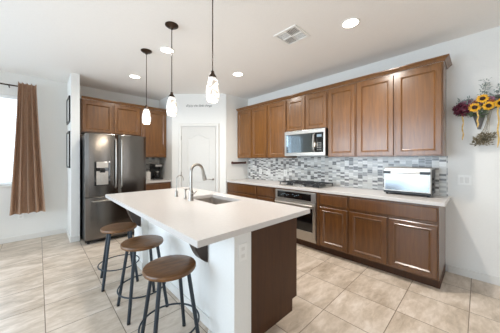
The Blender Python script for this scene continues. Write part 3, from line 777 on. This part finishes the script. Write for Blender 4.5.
# ---------------------------------------------------------------- flowers on the wall
bq = thing('wall_bouquet', (XE-.0005, 0, 0), 0, 'sunflower bouquet in a grey metal wall pocket on the right wall', 'flowers')
# metal pocket cone
pk = MB()
def half(y, r, z, d): return [(-d*math.sin(PI*i/10), y+r*math.cos(PI*i/10), z) for i in range(11)]
pk.loft([half(.0, .012, 1.685, .02), half(.0, .030, 1.76, .04), half(.0, .055, 1.86, .065), half(.0, .058, 1.868, .068)], True)
pk.build('wall_pocket', M['wire'], bq)
def flower_petals(mb, c, nrm, r0, r1, n, tilt, wdt, tw=0):
    nrm = Vector(nrm).normalized(); a = nrm.cross(Vector((0, 0, 1))).normalized(); b = nrm.cross(a)
    for k in range(n):
        th = 2*PI*k/n+tw+random.uniform(-.12, .12); d = a*math.cos(th)+b*math.sin(th); s_ = nrm.cross(d)
        L = r1*random.uniform(.88, 1.08); tl = tilt+random.uniform(-.15, .15)
        def pt(t, w_, up): return Vector(c)+d*(r0+(L-r0)*t)*1.0+nrm*(tl*(L-r0)*t+up)+s_*w_
        P = [pt(0, -wdt*.4, 0), pt(.45, -wdt, .002), pt(.8, -wdt*.6, 0), pt(1, 0, -.002), pt(.8, wdt*.6, 0), pt(.45, wdt, .002), pt(0, wdt*.4, 0)]
        q = [pt(.45, 0, .006)]
        vsx = [mb.bm.verts.new(p) for p in P]; m_ = mb.bm.verts.new(q[0])
        for i in range(6): mb.bm.faces.new((vsx[i], vsx[i+1], m_))
        mb.bm.faces.new((vsx[6], vsx[0], m_))
def sunflower(y, z, x, nrm, R):
    mb = MB(); flower_petals(mb, (x, y, z), nrm, R*.3, R, 15, .18, R*.16); flower_petals(mb, (x+.004, y, z), nrm, R*.3, R*.95, 15, .02, R*.15, .2)
    sf = mb.build('sunflower', M['petal'], bq)
    n_ = Vector(nrm).normalized(); c = MB(); c.lathe([(R*.40, -.004), (R*.40, .006), (R*.30, .014), (R*.15, .013), (0, .010)], (0, 0, 0), 18)
    mt = n_.to_track_quat('Z', 'Y').to_matrix().to_4x4(); bmesh.ops.transform(c.bm, matrix=Matrix.Translation(Vector((x, y, z))+n_*.004) @ mt, verts=c.bm.verts[:])
    c.build('flower_center', M['seed'], sf)
sunflower(.035, 1.912, -.135, (-1, -.1, .05), .053)
sunflower(-.068, 1.912, -.140, (-1, -.15, -.05), .051)
sunflower(-.150, 1.925, -.125, (-1, -.5, .15), .053)
sunflower(-.025, 1.998, -.120, (-1, .05, .45), .054)
def pom(y, z, x, R, m, name, n=3):
    mb = MB()
    for k, (tl, rr0) in enumerate(((.05, 1.0), (.45, .85), (1.0, .62), (2.2, .4))):
        flower_petals(mb, (x, y, z), (-1, random.uniform(-.3, .3), random.uniform(-.2, .3)), R*.1, R*rr0, 12-2*k, tl, R*.2, k*.3)
    mb.build(name, m, bq)
for y, z, R in ((.175, 1.92, .045), (.130, 1.880, .052), (.170, 1.882, .040), (.105, 1.925, .042), (.085, 1.895, .036), (.145, 1.95, .038)): pom(y, z, -.11+random.uniform(-.02, .02), R*1.1, M['dahlia'], 'dahlia')
for y, z, R in ((.055, 1.94, .034), (.03, 1.965, .034), (-.09, 1.955, .034)): pom(y, z, -.11, R, M['rust'], 'rust_bloom')
for y, z, R in ((.125, 1.975, .04), (.075, 1.985, .042), (.0, 1.965, .035), (-.085, 1.985, .045), (-.14, 1.99, .04), (-.20, 1.97, .04)): pom(y, z, -.095, R, M['mauve'], 'mauve_bloom')
def leaves(mb, pts, n, size, spread):
    for k in range(n):
        p = Vector(random.choice(pts))+Vector((random.uniform(-spread, spread)*.6, random.uniform(-spread, spread), random.uniform(-spread, spread)))
        p.x = min(p.x, -.012-size)
        d = Vector((random.uniform(-.8, .1), random.uniform(-1, 1), random.uniform(-.6, 1))).normalized(); s_ = d.orthogonal().normalized(); L = size*random.uniform(.6, 1.2); W = L*.22
        q = [p, p+d*L*.4+s_*W, p+d*L, p+d*L*.4-s_*W]; c = p+d*L*.45+d.cross(s_)*L*.08
        for v_ in q+[c]: v_.x = min(v_.x, -.004)
        V = [mb.bm.verts.new(v_) for v_ in q]; m_ = mb.bm.verts.new(c)
        for i in range(4): mb.bm.faces.new((V[i], V[(i+1) % 4], m_))
mb = MB(); leaves(mb, [(-.10, .10, 1.985), (-.10, .06, 2.0), (-.10, -.09, 2.0), (-.10, .14, 1.975), (-.12, .07, 1.93), (-.10, -.15, 2.0)], 60, .045, .03); mb.build('grey_foliage', M['leafgrey'], bq)
mb = MB(); leaves(mb, [(-.07, .09, 1.90), (-.07, .0, 1.92), (-.07, -.1, 1.93), (-.07, .02, 1.87), (-.08, -.17, 1.94)], 150, .06, .06); mb.build('foliage', M['leaf'], bq)
mb = MB()
mb.tube([(-.05, -.02, 1.88), (-.06, -.03, 2.0), (-.065, -.045, 2.10), (-.06, -.05, 2.19)], .0025, 6); mb.tube([(-.05, -.10, 1.9), (-.06, -.13, 2.0), (-.06, -.15, 2.10)], .0025, 6); mb.tube([(-.05, .08, 1.9), (-.06, .13, 1.98), (-.06, .165, 2.02)], .0025, 6)
leaves(mb, [(-.06, -.035, 2.08), (-.06, -.045, 2.14), (-.06, -.05, 2.18), (-.06, -.14, 2.05), (-.06, -.16, 2.09), (-.06, .15, 2.0), (-.06, -.03, 2.04)], 110, .035, .035); mb.build('dusty_sprig', M['leafgrey'], bq)
for y, z0, z1, x in ((.128, 1.87, 1.565, -.10), (.010, 1.87, 1.69, -.14), (-.137, 1.89, 1.47, -.12), (-.19, 1.89, 1.56, -.11)):
    mb = MB(); n = 14
    mb.tube([(x+.003*math.sin(i*1.3), y+.004*math.sin(i), z0+(z1-z0)*i/n) for i in range(n+1)], [.004+.004*abs(math.sin(i*1.9)) for i in range(n)]+[.002], 7); mb.build('hanging_tassel', M['tassel'], bq)
mb = MB()
for k in range(7):
    a = random.uniform(-.012, .012); mb.tube([(-.09+a, -.075+a*2, 1.88), (-.085, -.07+a, 1.78), (-.07, -.055+2*a, 1.68), (-.06+a, -.03+4*a, 1.60)], .002, 5)
mb.build('bound_stems', M['dry'], bq)
mb = MB(); leaves(mb, [(-.05, -.01, 1.55), (-.05, -.04, 1.60), (-.05, .02, 1.545), (-.05, -.07, 1.59), (-.05, -.05, 1.54)], 260, .035, .04)
for k in range(16):
    cy, cz = random.uniform(-.07, .03), random.uniform(1.53, 1.62)
    mb.tube([(-.04, cy, cz-.02), (-.07, cy+random.uniform(-.03, .03), cz), (-.04, cy+random.uniform(-.05, .05), cz+.03)], .0025, 5)
mb.build('dried_bunch', M['dry'], bq)
